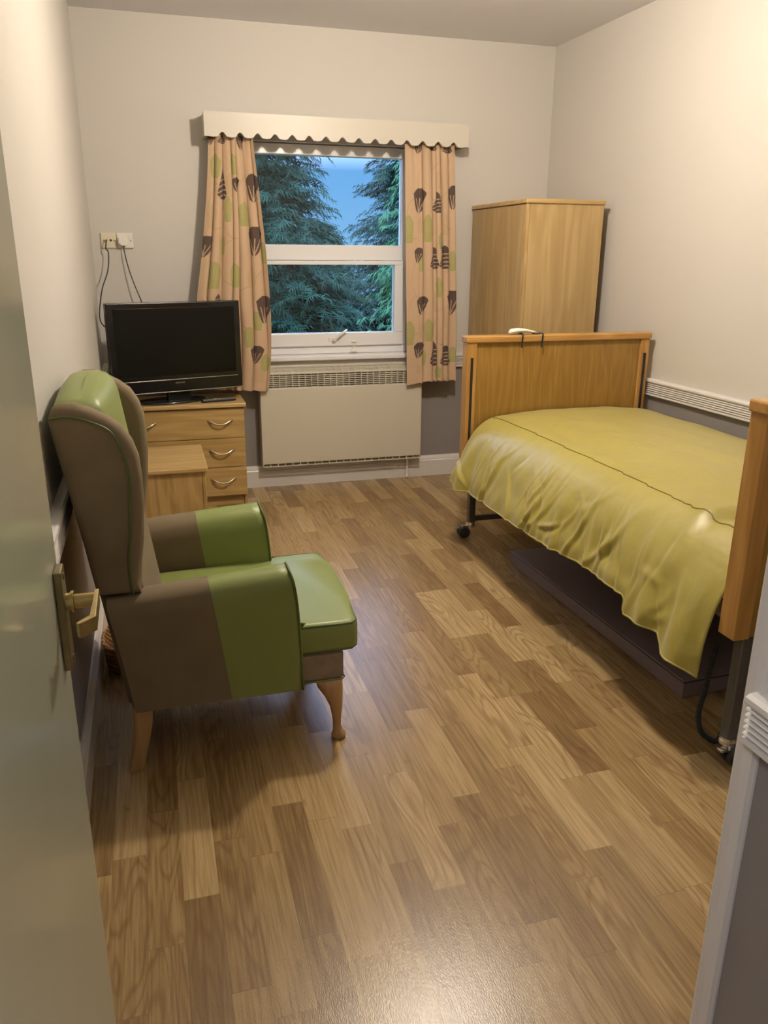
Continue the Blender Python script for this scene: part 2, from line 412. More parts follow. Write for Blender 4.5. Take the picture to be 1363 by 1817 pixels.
# ------------------------------------------------------------------ entrance door, open against the left wall
DX0, DX1, DY0, DY1 = -.200, -.156, .34, 1.15
bm = NB(); addbox(bm, DX0, DX1, DY0, DY1, .006, 2.02, .002)
door = obj('door_1', bm, M['door'], kind='structure')
door['label'] = 'pale grey green glossy room door standing open along the left wall'
bm = NB(); addbox(bm, DX1, DX1+.011, 1.092, 1.132, .880, 1.030, .002)
for zc in (.892, 1.018): cyl(bm, (DX1+.0115, 1.112, zc), .005, .003, 'X', 12)
obj('handle_plate', bm, M['bronze'], door, label='worn brass handle plate')
bm = NB(); hz = .978; hy = 1.112
cyl(bm, (DX1+.016, hy, hz), .013, .012, 'X', 20); cyl(bm, (DX1+.020, hy, hz), .0155, .004, 'X', 20); cyl(bm, (DX1+.036, hy, hz), .0105, .034, 'X', 20)
h = obj('door_handle', bm, M['brass'], door, label='brass lever handle')
bm = NB(); X0 = DX1+.052
path = [(X0-.003, hy+.014), (X0+.003, hy+.014), (X0+.004, hy-.080), (X0-.016, hy-.100), (X0-.020, hy-.095), (X0-.0025, hy-.077)]
prism(bm, path, 'Z', hz-.0115, hz+.0105, .0015, 2)
obj('lever', bm, M['brass'], h)

# ------------------------------------------------------------------ window
WY = 5.055
def frame(bm, xa, xb, za, zb, wl, wr, wb, wt, y0, y1, bev=.004):
    addbox(bm, xa, xb, y0, y1, za, za+wb, bev); addbox(bm, xa, xb, y0, y1, zb-wt, zb, bev)
    addbox(bm, xa, xa+wl, y0, y1, za+wb, zb-wt, bev); addbox(bm, xb-wr, xb, y0, y1, za+wb, zb-wt, bev)
bm = NB(); frame(bm, .604, 1.601, .835, 2.056, .05, .037, .052, .058, WY, WY+.07); addbox(bm, .654, 1.564, WY, WY+.07, 1.405, 1.495, .004)
win = obj('window_1', bm, M['upvc'], kind='structure')
win['label'] = 'white framed window with an opening lower sash between the leaf print curtains'
bm = NB(); frame(bm, .656, 1.573, .885, 1.402, .055, .056, .080, .024, WY-.018, WY+.045)
sash = obj('window_sash', bm, M['upvc'], win)
bm = NB(); addbox(bm, .654, 1.564, WY+.03, WY+.036, 1.495, 1.998); obj('window_pane', bm, M['glass'], win)
bm = NB(); addbox(bm, .711, 1.517, WY+.02, WY+.026, .965, 1.378); obj('window_pane', bm, M['glass'], sash)
bm = NB(); addbox(bm, .604, 1.601, D-.035, WY+.07, .803, .834, .008, seg=3); obj('window_sill', bm, M['upvc'], win)
# handle: boss on the sash bottom rail and a slanted lever
bm = NB(); addbox(bm, 1.082, 1.150, WY-.024, WY-.018, .914, .938, .003); cyl(bm, (1.117, WY-.032, .927), .013, .02, 'Y', 16)
hd = obj('window_handle', bm, M['white'], sash)
bm = NB(); tube(bm, spline([(1.112, WY-.040, .923), (1.135, WY-.048, .942), (1.165, WY-.050, .966), (1.195, WY-.048, .986)], 5), .007, 8)
obj('lever', bm, M['white'], hd)
bm = NB(); addbox(bm, 1.228, 1.270, WY-.014, WY, .842, .862, .004); addbox(bm, 1.243, 1.254, WY-.014, WY-.004, .862, .905, .002); addbox(bm, 1.232, 1.262, WY-.026, WY-.018, .903, .918, .003)
for xq in (1.242, 1.256): cyl(bm, (xq, WY-.0145, .853), .004, .003, 'Y', 10)
obj('restrictor_lock', bm, M['white'], win)

# ------------------------------------------------------------------ pelmet
PY = 4.835
bm = NB()
xa, xb, zt, zb = .366, 1.908, 2.174, 2.054
nsc = 16; pts = []
N = 220
for i in range(N+1):
    x = lerp(xa, xb, i/N); ph = (x-xa)/(xb-xa)*nsc
    pts.append((x, zb-.003+.023*max(0.0, math.cos(2*PI*ph))**1.1*(0 if (ph < .6 or ph > nsc-.6) else 1)-.003*max(0.0, -math.cos(2*PI*ph))))
poly = [(xb, zt), (xa, zt)] + pts
A = [bm.verts.new((x, PY, z)) for x, z in poly]; B = [bm.verts.new((x, PY+.018, z)) for x, z in poly]
n_ = len(poly)
for k in range(n_): bm.faces.new((A[k], B[k], B[(k+1) % n_], A[(k+1) % n_]))
for side, flip in ((A, False), (B, True)):
    top = [bm.verts.new((p[0], side[0].co.y, zt)) for p in pts]
    row = side[2:]
    for k in range(N): bm.faces.new((row[k], row[k+1], top[k+1], top[k]))
bmesh.ops.remove_doubles(bm, verts=bm.verts[:], dist=1e-5)
t = thing('pelmet', 'cream wooden pelmet with scalloped lower edge above the window', 'pelmet', (1.14, D, zb))
obj('front_board', bm, M['pelmet'], t)
bm = NB(); addbox(bm, xa, xa+.016, PY+.018, D, zb, zt-.002); obj('end_board', bm, M['pelmet'], t); bm = NB(); addbox(bm, xb-.016, xb, PY+.018, D, zb, zt-.002); obj('end_board', bm, M['pelmet'], t)
bm = NB(); addbox(bm, xa+.016, xb-.016, PY+.018, D, zt-.018, zt-.002); obj('top_board', bm, M['pelmet'], t)

# ------------------------------------------------------------------ curtains: pleated cloth, leaf print carried as cloth colour
BASE = np.array((.50, .35, .225)); GREEN = np.array((.31, .30, .10)); BROWN = np.array((.075, .045, .034)); TAN = np.array((.44, .31, .18)); LINE = np.array((.34, .24, .10))
def over(C, mask, col, a=1.0):
    m = (mask*a)[:, None]; C[:] = C*(1-m)+col*m
def fan(C, U, V, u0, v0, w_, h_, col, lines=None, alpha=1.0):
    a = (U-u0)/w_; b = (V-v0)/h_
    half = .30+.20*np.sqrt(np.clip(b, 0, 1)); topb = 1.0-.35*(a/.5)**2
    m = ((np.abs(a) < half) & (b > 0) & (b < topb)).astype(float); over(C, m, col, alpha)
    if lines is not None:
        for s_ in (-.32, -.16, 0, .16, .32):
            over(C, m*((np.abs(a-s_*(.4+b*.8)) < .016) & (b > .35)), lines, .8)
def bud(C, U, V, u0, v0, w_, h_, col, stripes=True):
    """pointed seed head: narrow at the top, widest just above a flat foot, pale curved stripes"""
    a = (U-u0)/w_; b = (V-v0)/h_
    half = .62*np.clip(1-b, 0, 1)**.6*np.clip(.55+b*3, 0, 1)
    m = ((np.abs(a) < half) & (b > 0) & (b < 1)).astype(float); over(C, m, col)
    if stripes:
        for k in range(4): over(C, m*(np.abs(b-.14-.17*k-.10*a+.25*a*a) < .022), BASE, .85)
def ginkgo(C, U, V, u0, v0, w_, h_, col):
    """drooping fan: rounded at the top, tapering to a point, pale rays near the tip"""
    a = (U-u0)/w_; b = (V-v0)/h_
    half = .55*np.sqrt(np.clip(b*1.25, 0, 1))*np.sqrt(np.clip((1.03-b)*4, 0, 1))
    m = ((np.abs(a+.18*(1-b)) < half) & (b > 0) & (b < 1)).astype(float); over(C, m, col)
    for s_ in (-.5, 0, .5): over(C, m*((np.abs(a+.18*(1-b)-s_*b) < .03) & (b < .6)), BASE, .8)
def arcl(C, U, V, p0, p1, bend, wd=.0022, col=LINE):
    p0 = np.array(p0); p1 = np.array(p1); d = p1-p0; L = np.hypot(*d); d = d/L; nrm = np.array((-d[1], d[0]))
    s_ = (U-p0[0])*d[0]+(V-p0[1])*d[1]; q = (U-p0[0])*nrm[0]+(V-p0[1])*nrm[1]
    tt = np.clip(s_/L, 0, 1); cur = bend*4*tt*(1-tt)
    over(C, ((np.abs(q-cur) < wd) & (s_ > 0) & (s_ < L)).astype(float), col, .8)
def curtain(name, label, xt, xbm, zbot, folds, seed, motifs, flat=0.0, widthm=.85):
    NU, NV = 260, 440; zt_ = 2.066
    u = np.linspace(0, 1, NU); v = np.linspace(0, 1, NV)      # v = 0 at the top
    rr = np.random.default_rng(seed)
    UU, VV = np.meshgrid(u, v); ph = np.clip((UU-flat)/(1-flat), 0, 1)
    wob = .22*np.sin(2*PI*(ph*1.7+rr.random()))+.12*np.sin(2*PI*(ph*3.1+rr.random()+VV*.35))
    phase = 2*PI*(folds*ph+wob)
    amp = (.014+.012*np.minimum(VV*3, 1)-.010*np.clip((VV-.7)/.25, 0, 1))*np.minimum(ph*10+.12, 1)*(.75+.25*np.sin(2*PI*(ph*2.3+rr.random())))
    xl = xt[0]+(xbm[0](VV)-xt[0]) if callable(xbm[0]) else lerp(xt[0], xbm[0], VV)
    xr_ = xbm[1](VV) if callable(xbm[1]) else lerp(xt[1], xbm[1], VV)
    s_ = UU
    X = xl+(xr_-xl)*s_-.30*amp*np.sin(phase)*(UU > .02)*(UU < .98)
    Y = 4.890-.024*np.clip(VV*1.4, 0, 1)-amp*(2*np.abs(np.sin(phase/2))**.75-1)+.004*np.sin(40*UU)*(1-VV)**6
    zb_ = zbot(UU) if callable(zbot) else zbot
    Z = zt_+(zb_-zt_)*VV
    Z += .003*np.sin(phase)*(VV > .98)
    C = np.tile(BASE, (NU*NV, 1)); U = (UU*widthm).ravel(); V = (VV*(zt_-.65)).ravel(); V = (zt_-.65)-V   # V up from hem
    motifs(C, U, V)
    verts = np.stack([X, Y, Z], -1).reshape(-1, 3)
    off = np.array(((xt[0]+xt[1])/2, 4.866, float(np.min(Z)))); verts = verts-off
    idx = np.arange(NU*NV).reshape(NV, NU)
    faces = np.stack([idx[:-1, :-1], idx[1:, :-1], idx[1:, 1:], idx[:-1, 1:]], -1).reshape(-1, 4)
    me = bpy.data.meshes.new(name); me.from_pydata(verts.tolist(), [], faces.tolist()); me.materials.append(M['curtain'])
    ca = me.color_attributes.new('print', 'FLOAT_COLOR', 'POINT'); ca.data.foreach_set('color', np.concatenate([C, np.ones((NU*NV, 1))], 1).astype(np.float32).ravel())
    me.polygons.foreach_set('use_smooth', [True]*len(me.polygons))
    o = bpy.data.objects.new(name, me); link(o); o.location = off
    md = o.modifiers.new('thick', 'SOLIDIFY'); md.thickness = .0025; md.offset = 0
    o['label'] = label; o['category'] = 'curtain'; o['group'] = 'leaf print curtains at the window'
    return o
# u across 0..0.85, v up from hem 0..1.416
def print_R(C, U, V):
    W_ = .85
    for (a, b) in ((.02, .95), (.12, .60), (.03, .38), (.5, 1.15), (.55, .30), (.62, .75), (.72, 1.0)):
        arcl(C, U, V, (a*W_, b), ((a+.16)*W_, b+.16), .05); arcl(C, U, V, (a*W_, b), ((a+.22)*W_, b-.06), -.03)
    for (x, v_, w_, h_, c, l_) in [(.56, .90, .16, .13, TAN, None), (.78, .90, .17, .13, TAN, None), (.56, .44, .16, .12, TAN, None), (.80, .34, .2, .14, TAN, None), (.30, .91, .14, .10, TAN, None), (.68, 1.17, .14, .10, TAN, None), (.31, .28, .12, .10, TAN, None), (.24, .06, .10, .06, TAN, None)]:
        fan(C, U, V, x*W_, v_, w_*W_, h_, c, l_, .65)
    for (x, v_, w_, h_) in [(.06, .86, .22, .16), (.06, .25, .22, .15), (.43, .86, .14, .16), (.43, .26, .14, .14), (.31, .69, .12, .10), (.64, .53, .13, .12), (.94, .69, .14, .12), (.94, .12, .14, .10), (.34, .11, .12, .10), (.62, .02, .14, .08), (.70, .82, .10, .10)]:
        fan(C, U, V, x*W_, v_, w_*W_, h_, GREEN, BASE*.9, .9)
    for (x, v_, w_, h_) in [(.30, 1.03, .18, .14), (.64, 1.03, .13, .12), (.98, 1.05, .15, .14), (.26, .74, .12, .09), (.56, .70, .15, .13), (.78, .70, .17, .14), (.33, .43, .16, .11), (.94, .42, .2, .15), (.26, .16, .16, .10), (.54, .10, .12, .16), (.78, .10, .16, .13), (.28, 1.36, .12, .07), (.55, 1.38, .14, .06), (.85, 1.37, .14, .06)]:
        (ginkgo if x < .35 or x > .9 else bud)(C, U, V, x*W_, v_, w_*W_*1.25, h_, BROWN)
def print_L(C, U, V):
    W_ = .85
    for (a, b) in ((.05, 1.0), (.35, .95), (.1, .55), (.6, 1.05), (.55, .45), (.7, .25), (.3, .7), (.8, .55)):
        arcl(C, U, V, (a*W_, b), ((a+.16)*W_, b+.16), .05); arcl(C, U, V, (a*W_, b), ((a+.22)*W_, b-.07), -.04)
    for (x, v_, w_, h_) in [(.45, 1.10, .16, .12), (.12, .92, .2, .14), (.75, .60, .16, .12), (.35, .40, .2, .12), (.3, .80, .14, .1), (.85, .05, .16, .10)]:
        fan(C, U, V, x*W_, v_, w_*W_, h_, TAN, None, .65)
    for (x, v_, w_, h_) in [(.15, 1.19, .22, .13), (.52, 1.21, .14, .11), (.86, 1.08, .14, .10), (.68, .94, .16, .13), (.40, .96, .12, .14), (.20, .59, .2, .15), (.50, .60, .14, .14), (.32, .78, .10, .10), (.80, .36, .16, .11), (.68, .26, .12, .12), (.92, .12, .16, .10), (.96, .74, .10, .12)]:
        fan(C, U, V, x*W_, v_, w_*W_, h_, GREEN, BASE*.9, .9)
    for (x, v_, w_, h_) in [(.30, 1.08, .14, .16), (.58, 1.12, .10, .08), (.91, 1.07, .2, .15), (.86, .78, .2, .16), (.06, .76, .18, .12), (.93, .40, .17, .16), (.80, .16, .16, .11), (.27, .48, .12, .08), (.72, 1.34, .14, .08), (.06, 1.36, .12, .06), (.30, 1.37, .14, .05)]:
        (ginkgo if x > .5 or x < .1 else bud)(C, U, V, x*W_, v_, w_*W_*1.15, h_, BROWN)
Lxl = lambda V_: .388-.115*np.minimum(V_/.62, 1)**1.4
Lxr = lambda V_: .632+.062*np.sin(np.minimum(V_/.72, 1)*PI/2)**1.2-.030*np.clip((V_-.72)/.28, 0, 1)**2-.0*V_
curtain('curtain', 'beige leaf print curtain left of the window, hanging behind the television', (.388, .632), (Lxl, Lxr), lambda U_: .668-.028*U_, 6.5, 3, print_L)
curtain('curtain', 'beige leaf print curtain right of the window, hanging in front of the heater corner', (1.525, 1.836), (lambda V_: 1.525+.028*V_, lambda V_: 1.836+.05*V_), lambda U_: .640+.024*np.minimum(U_*2.2, 1), 6.0, 11, print_R, flat=.24)

# ------------------------------------------------------------------ panel heater under the window
RX0, RX1, RYF, RZ0, RZ1 = .617, 1.668, 4.902, .150, .770
t = thing('panel_heater', 'cream electric panel heater with slotted grille on the wall under the window', 'heater', ((RX0+RX1)/2, D, RZ0))
bm = NB(); addbox(bm, RX0, RX1, RYF, RYF+.02, RZ0+.018, .648, .004); addbox(bm, RX0, RX0+.012, RYF+.02, D-.003, RZ0, RZ1-.03, .002); addbox(bm, RX1-.012, RX1, RYF+.02, D-.003, RZ0, RZ1-.03, .002)
addbox(bm, RX0+.012, RX1-.012, RYF+.075, D-.003, RZ0, RZ1-.01); obj('casing', bm, M['rad'], t)
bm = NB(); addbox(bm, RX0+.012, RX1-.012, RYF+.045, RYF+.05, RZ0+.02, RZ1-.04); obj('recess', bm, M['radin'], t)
bm = NB(); nb = 26
for k in range(nb+1):
    x = lerp(RX0+.004, RX1-.004, k/nb); addbox(bm, x-.002, x+.002, RYF, RYF+.02, .648, .738)
    prism(bm, [(RYF, .738), (RYF+.005, .738), (RYF+.085, .766), (RYF+.085, .771), (RYF, .742)], 'X', x-.002, x+.002)
for k in range(8):
    z = .651+k*.0118; addbox(bm, RX0, RX1, RYF+.002, RYF+.016, z-.0022, z+.0022)
addbox(bm, RX0, RX1, RYF-.001, RYF+.01, .733, .744, .002)
for k in range(1, 5):
    y = RYF+k*.018; zz = .742+k*.0065; addbox(bm, RX0, RX1, y-.002, y+.002, zz-.003, zz+.003)
addbox(bm, RX0, RX1, RYF+.078, D-.001, .764, .776, .003)
obj('top_grille', bm, M['rad'], t)
bm = NB(); addbox(bm, RX0, RX1, RYF+.002, RYF+.010, RZ0-.002, RZ0+.004); nb = 22
for k in range(nb+1):
    x = lerp(RX0+.003, RX1-.003, k/nb); addbox(bm, x-.003, x+.003, RYF+.004, RYF+.014, RZ0, RZ0+.02)
obj('lower_grille', bm, M['rad'], t)
bm = NB(); tube(bm, spline([(1.592, 4.962, RZ0+.01), (1.594, 4.962, .09), (1.592, 4.958, .03), (1.588, 4.945, .008)], 6), .008, 10); obj('pipe', bm, M['white'], t)

# ------------------------------------------------------------------ wardrobe
WX0, WX1, WYF, WZ = 2.005, 2.475, 4.20, 1.735
t = thing('wardrobe', 'tall plain oak laminate wardrobe in the far right corner', 'wardrobe', (2.24, 4.6, 0))
box('side_panel', WX0+.02, WX1, WYF, WYF+.02, 0, WZ-.024, M['ward'], t)
box('side_panel', WX0+.02, WX1, D-.04, D-.022, 0, WZ-.024, M['ward'], t)
box('back_panel', WX1-.012, WX1, WYF+.02, D-.04, .05, WZ-.024, M['ward'], t)
box('door', WX0, WX0+.019, WYF+.022, D-.022, .06, WZ-.027, M['ward'], t)
box('edge_strip', WX0, WX0+.019, WYF, WYF+.0205, 0, WZ-.024, M['oakLz'], t)
box('plinth', WX0+.03, WX0+.045, WYF+.022, D-.045, 0, .058, M['ward'], t)
box('top_panel', WX0-.008, WX1+.006, WYF-.010, D-.02, WZ-.024, WZ, M['oakT'], t, bev=.006)

# ------------------------------------------------------------------ chest of drawers
t = thing('chest_of_drawers', 'light oak three drawer chest under the television', 'chest of drawers', (.13, 4.8, 0))
CX0, CX1, CYF, CYB = -.232, .485, 4.62, 4.975
box('side_panel', CX1-.018, CX1, CYF+.019, CYB, 0, .598, M['oakLz'], t)
box('side_panel', CX0, CX0+.018, CYF+.019, CYB, 0, .598, M['oakLz'], t)
box('back_panel', CX0+.018, CX1-.018, CYB-.012, CYB, .03, .598, M['oakL'], t)
box('plinth', CX0+.018, CX1-.018, CYF+.03, CYF+.045, 0, .066, M['oakL'], t)
box('top_panel', CX0-.012, CX1+.012, CYF-.016, CYB+.004, .598, .622, M['oakT'], t, bev=.005)
def bow(bm, xc, zc, y, w_=.135):
    pts = spline([(xc-w_/2, y+.001, zc+.010), (xc-w_/2+.012, y-.012, zc+.006), (xc-w_*.22, y-.024, zc-.006), (xc, y-.027, zc-.010), (xc+w_*.22, y-.024, zc-.006), (xc+w_/2-.012, y-.012, zc+.006), (xc+w_/2, y+.001, zc+.010)], 5)
    n = len(pts); tube(bm, pts, .006, 8, rad=[.0085-.004*math.sin(PI*i/(n-1)) for i in range(n)])
for za, zb_ in ((.418, .592), (.2445, .4145), (.068, .241)):
    d = box('drawer', CX0+.001, CX1-.001, CYF, CYF+.018, za, zb_, M['oakL'], t, bev=.002)
    for xc in (.345, -.085):
        bm = NB(); bow(bm, xc, (za+zb_)/2+.008, CYF); obj('handle', bm, M['nickel'], d, smooth=True, label='satin metal bow handle')

# ------------------------------------------------------------------ bedside cabinet in front of the chest
t = thing('bedside_cabinet', 'small light oak bedside cabinet between the armchair and the chest of drawers', 'cabinet', (0, 4.0, 0))
NX0, NX1, NYF, NYB, NZ = -.215, .198, 3.735, 4.235, .478
box('back_panel', NX0, NX1-.019, NYF+.012, NYF+.028, 0, NZ-.022, M['oakLz'], t)
box('side_panel', NX1-.018, NX1, NYF+.012, NYB-.012, .0, NZ-.022, M['oakLz'], t)
box('side_panel', NX0, NX1-.018, NYB-.03, NYB-.012, 0, NZ-.022, M['oakLz'], t)
box('side_panel', NX0, NX0+.018, NYF+.028, NYB-.03, 0, NZ-.022, M['oakLz'], t)
box('top_panel', NX0-.012, NX1+.012, NYF, NYB, NZ-.022, NZ, M['oakT'], t, bev=.005)

# ------------------------------------------------------------------ television and remote
TA = math.atan2(.20, .725); tc_ = Vector((.1395, 4.672, 0))
tv = thing('television', 'black flat screen television turned on its stand on the oak chest', 'television', (tc_.x, tc_.y, .622))
ex = Vector((math.cos(TA), math.sin(TA), 0)); ey = Vector((-math.sin(TA), math.cos(TA), 0))
def tvbox(name, a0, a1, b0, b1, z0, z1, mat, bev=.004, parent=None):
    bm = addbox(NB(), a0, a1, b0, b1, z0, z1, bev); bmesh.ops.rotate(bm, cent=(0, 0, 0), matrix=Matrix.Rotation(TA, 3, 'Z'), verts=bm.verts[:])
    bmesh.ops.translate(bm, vec=tc_, verts=bm.verts[:]); return obj(name, bm, mat, parent or tv)
WT = .376
bez = tvbox('casing', -WT, WT, 0, .045, .690, 1.186, M['black'], .006)
tvbox('rear_cover', -WT+.08, WT-.20, .045, .10, .73, 1.13, M['blackmat'], .02)
tvbox('screen', -WT+.035, WT-.035, -.0015, .004, .785, 1.155, M['screen'], .0008)
tvbox('trim_strip', -WT+.03, WT-.03, -.003, .002, .760, .7635, M['silver'], .0006)
tvbox('trim_strip', -WT+.004, WT-.004, -.004, .003, .6915, .6955, M['silver'], .0006)
bm = NB()
for k, wk in enumerate((.006, .005, .006, .004, .006, .006)): addbox(bm, -.027+k*.009, -.027+k*.009+wk, -.0022, .001, .7385, .7455)
bmesh.ops.rotate(bm, cent=(0, 0, 0), matrix=Matrix.Rotation(TA, 3, 'Z'), verts=bm.verts[:]); bmesh.ops.translate(bm, vec=tc_, verts=bm.verts[:])
obj('maker_mark', bm, M['silver'], tv)
tvbox('stand_neck', -.07, .07, .02, .06, .63, .72, M['black'], .01)
bm = NB()
for k, (s_, z) in enumerate(((1, .6225), (1, .630), (.95, .6365), (.6, .641))):
    pass
secs = [[tc_+ex*(-.03+.20*s_*math.cos(a))+ey*(.085+.10*s_*math.sin(a))+Vector((0, 0, z)) for a in np.linspace(0, 2*PI, 48, endpoint=False)] for s_, z in ((1, .6222), (1, .630), (.95, .6365), (.6, .641), (.02, .643))]
loft(bm, secs); obj('stand_base', bm, M['black'], tv, smooth=True)
RA = math.atan2(.046, .214)
t = thing('remote_control', 'slim dark remote control lying on the oak chest before the television', 'remote control', (.348, 4.690, .6225))
def rot(bm, a, c):
    bmesh.ops.rotate(bm, cent=c, matrix=Matrix.Rotation(a, 3, 'Z'), verts=bm.verts[:]); return bm
bm = addbox(NB(), .248, .448, 4.668, 4.712, .6226, .640, .006); obj('body', rot(bm, RA, (.348, 4.690, .63)), M['blackmat'], t)
bm = addbox(NB(), .254, .442, 4.673, 4.707, .6395, .6415, .0005); obj('face_plate', rot(bm, RA, (.348, 4.690, .63)), M['silver'], t)
bm = NB()
for i in range(9):
    for j in range(3): addbox(bm, .266+i*.017, .276+i*.017, 4.677+j*.010, 4.683+j*.010, .6415, .6425)
obj('buttons', rot(bm, RA, (.348, 4.690, .63)), M['blackmat'], t)

# ------------------------------------------------------------------ wall sockets, plug and leads
t = thing('aerial_socket', 'cream aerial socket plate on the back wall above the television', 'socket', (-.187, D, 1.466))
box('plate', -.229, -.146, D-.011, D, 1.466, 1.548, M['cream'], t, bev=.003)
bm = NB(); cyl(bm, (-.176, D-.0115, 1.508), .0065, .003, 'Y', 16); obj('jack', bm, M['blackmat'], t)
bm = NB(); cyl(bm, (-.213, D-.0115, 1.508), .0035, .003, 'Y', 12); obj('screw', bm, M['steel'], t); bm = NB(); cyl(bm, (-.158, D-.0115, 1.508), .0035, .003, 'Y', 12); obj('screw', bm, M['steel'], t)
t = thing('power_socket', 'white switched mains socket holding a plug on the back wall', 'socket', (-.099, D, 1.466))
box('plate', -.143, -.056, D-.011, D, 1.466, 1.548, M['white'], t, bev=.003)
box('switch', -.080, -.068, D-.016, D-.010, 1.519, 1.536, M['white'], t, bev=.001)
bm = NB(); cyl(bm, (-.069, D-.0115, 1.506), .0035, .003, 'Y', 12); obj('screw', bm, M['steel'], t)
t = thing('power_plug', 'white mains plug with black lead running down behind the television', 'plug', (-.108, D-.011, 1.476))
bm = NB(); prism(bm, [(-.134, 1.522), (-.087, 1.522), (-.083, 1.495), (-.096, 1.478), (-.122, 1.478), (-.136, 1.495)], 'Y', D-.047, D-.0112, .005); obj('body', bm, M['white'], t)
bm = NB(); tube(bm, spline([(-.109, D-.030, 1.480), (-.108, D-.030, 1.455), (-.100, D-.036, 1.395), (-.078, D-.05, 1.30), (-.042, D-.07, 1.19), (-.005, D-.08, 1.08), (.03, D-.10, .98)], 8), .0032, 8); obj('lead', bm, M['blackmat'], t, smooth=True)
t = thing('aerial_lead', 'black aerial cable looping from the cream wall socket to the television', 'cable', (-.2, D-.03, 1.0))
bm = NB(); cyl(bm, (-.199, D-.024, 1.508), .006, .028, 'Y', 14); obj('connector', bm, M['silver'], t)
bm = NB(); tube(bm, spline([(-.199, D-.036, 1.508), (-.202, D-.045, 1.49), (-.205, D-.045, 1.462), (-.194, D-.05, 1.445), (-.197, D-.06, 1.39), (-.210, D-.07, 1.33), (-.242, D-.10, 1.25), (-.262, D-.18, 1.15), (-.2625, D-.24, 1.085), (-.235, D-.28, 1.05), (-.19, D-.30, 1.03), (-.15, D-.285, 1.01)], 8), .0034, 8); obj('lead', bm, M['blackmat'], t, smooth=True)

# ------------------------------------------------------------------ wing armchair
ch = thing('wing_armchair', 'taupe and green vinyl wing armchair standing side on by the left wall', 'armchair', (.12, 2.41, 0))
YN, YF_ = 2.062, 2.745                     # outer faces of the near and far arms
AZ = [.205, .34, .46, .53, .575, .600, .606, .598, .570, .52, .40, .205]
AO = [.020, .014, .004, -.010, -.012, .004, .036, .070, .094, .098, .094, .090]
XRR = lambda z: interp([(.204, -.125), (.572, -.170), (.62, -.172)], z)
XSP = lambda z: interp([(.204, .145), (.61, .097)], z)
XFF = lambda z: interp([(.204, .352), (.40, .345), (.50, .338), (.57, .328), (.61, .316)], z)
def arm(y0, sg, fa, fb, nsec=8, zround=False):
    secs = []
    for i in range(nsec+1):
        q = i/nsec; s_ = []
        for z, o in zip(AZ, AO):
            x = lerp(fa(z), fb(z), q)
            drop = max(0, (.33-x))*.075*max(0, (z-.40)/.2)
            s_.append((x, y0+sg*o, z-drop))
        secs.append(s_)
    return secs
for y0, sg, tag_ in ((YN, 1, 'near'), (YF_, -1, 'far')):
    bm = NB(); loft(bm, arm(y0, sg, XRR, XSP)); obj('arm_rear', bm, M['brown'], ch, smooth=True, label='taupe fabric arm panel').modifiers.new('e', 'EDGE_SPLIT').split_angle = 1.1
    bm = NB(); secs = arm(y0, sg, lambda z: XSP(z)+.0005, XFF)
    cy = sum(p[1] for p in secs[-1])/12; last = [(p[0]+.008, lerp(p[1], cy, .18), lerp(p[2], .42, .06)) for p in secs[-1]]
    loft(bm, secs+[last]); af = obj('arm_front', bm, M['green'], ch, smooth=True, label='green vinyl arm front'); af.modifiers.new('e', 'EDGE_SPLIT').split_angle = 1.2
    bm = NB(); ring = [Vector(p)+Vector((.002, 0, 0)) for p in secs[-1]]
    tube(bm, spline(ring, 4), .0035, 6); obj('piping', bm, M['piping'], af, smooth=True)
# back: upright padded slab whose top is a green headrest
def back_x(z): return interp([(.20, -.140), (.57, -.190), (.80, -.222), (1.06, -.262), (1.12, -.262)], z)
def back_secs(z0, z1, thick, n, dome=False, crown=0.0):
    ys = np.linspace(YN+.055, YF_-.055, 15); secs = []
    for i in range(n+1):
        z = lerp(z0, z1, i/n); s_ = []
        for y in ys:
            q = (y-ys[0])/(ys[-1]-ys[0]); bulge = .03*math.sin(PI*q); zz = z+(crown*math.sin(PI*q)**.7 if dome else 0)*(i/n)
            s_.append((back_x(z)+thick+bulge, y, zz))
        for y in ys[::-1]:
            q = (y-ys[0])/(ys[-1]-ys[0]); zz = z+(crown*math.sin(PI*q)**.7 if dome else 0)*(i/n)
            s_.append((back_x(z), y, zz))
        secs.append(s_)
    return secs
bm = NB(); loft(bm, back_secs(.22, .83, .115, 8)); obj('backrest', bm, M['brown'], ch, smooth=True).modifiers.new('e', 'EDGE_SPLIT').split_angle = 1.0
bm = NB(); hs = back_secs(.832, 1.045, .125, 6, True, .022)
def shrink(sec, dz, f):
    cx_ = sum(p[0] for p in sec)/len(sec); cy_ = sum(p[1] for p in sec)/len(sec)
    return [(lerp(p[0], cx_, f), lerp(p[1], cy_, f*.12), p[2]+dz) for p in sec]
hs += [shrink(hs[-1], .022, .10), shrink(hs[-1], .038, .30), shrink(hs[-1], .046, .62), shrink(hs[-1], .048, .95)]
loft(bm, hs); obj('headrest', bm, M['green'], ch, smooth=True, label='green vinyl headrest')
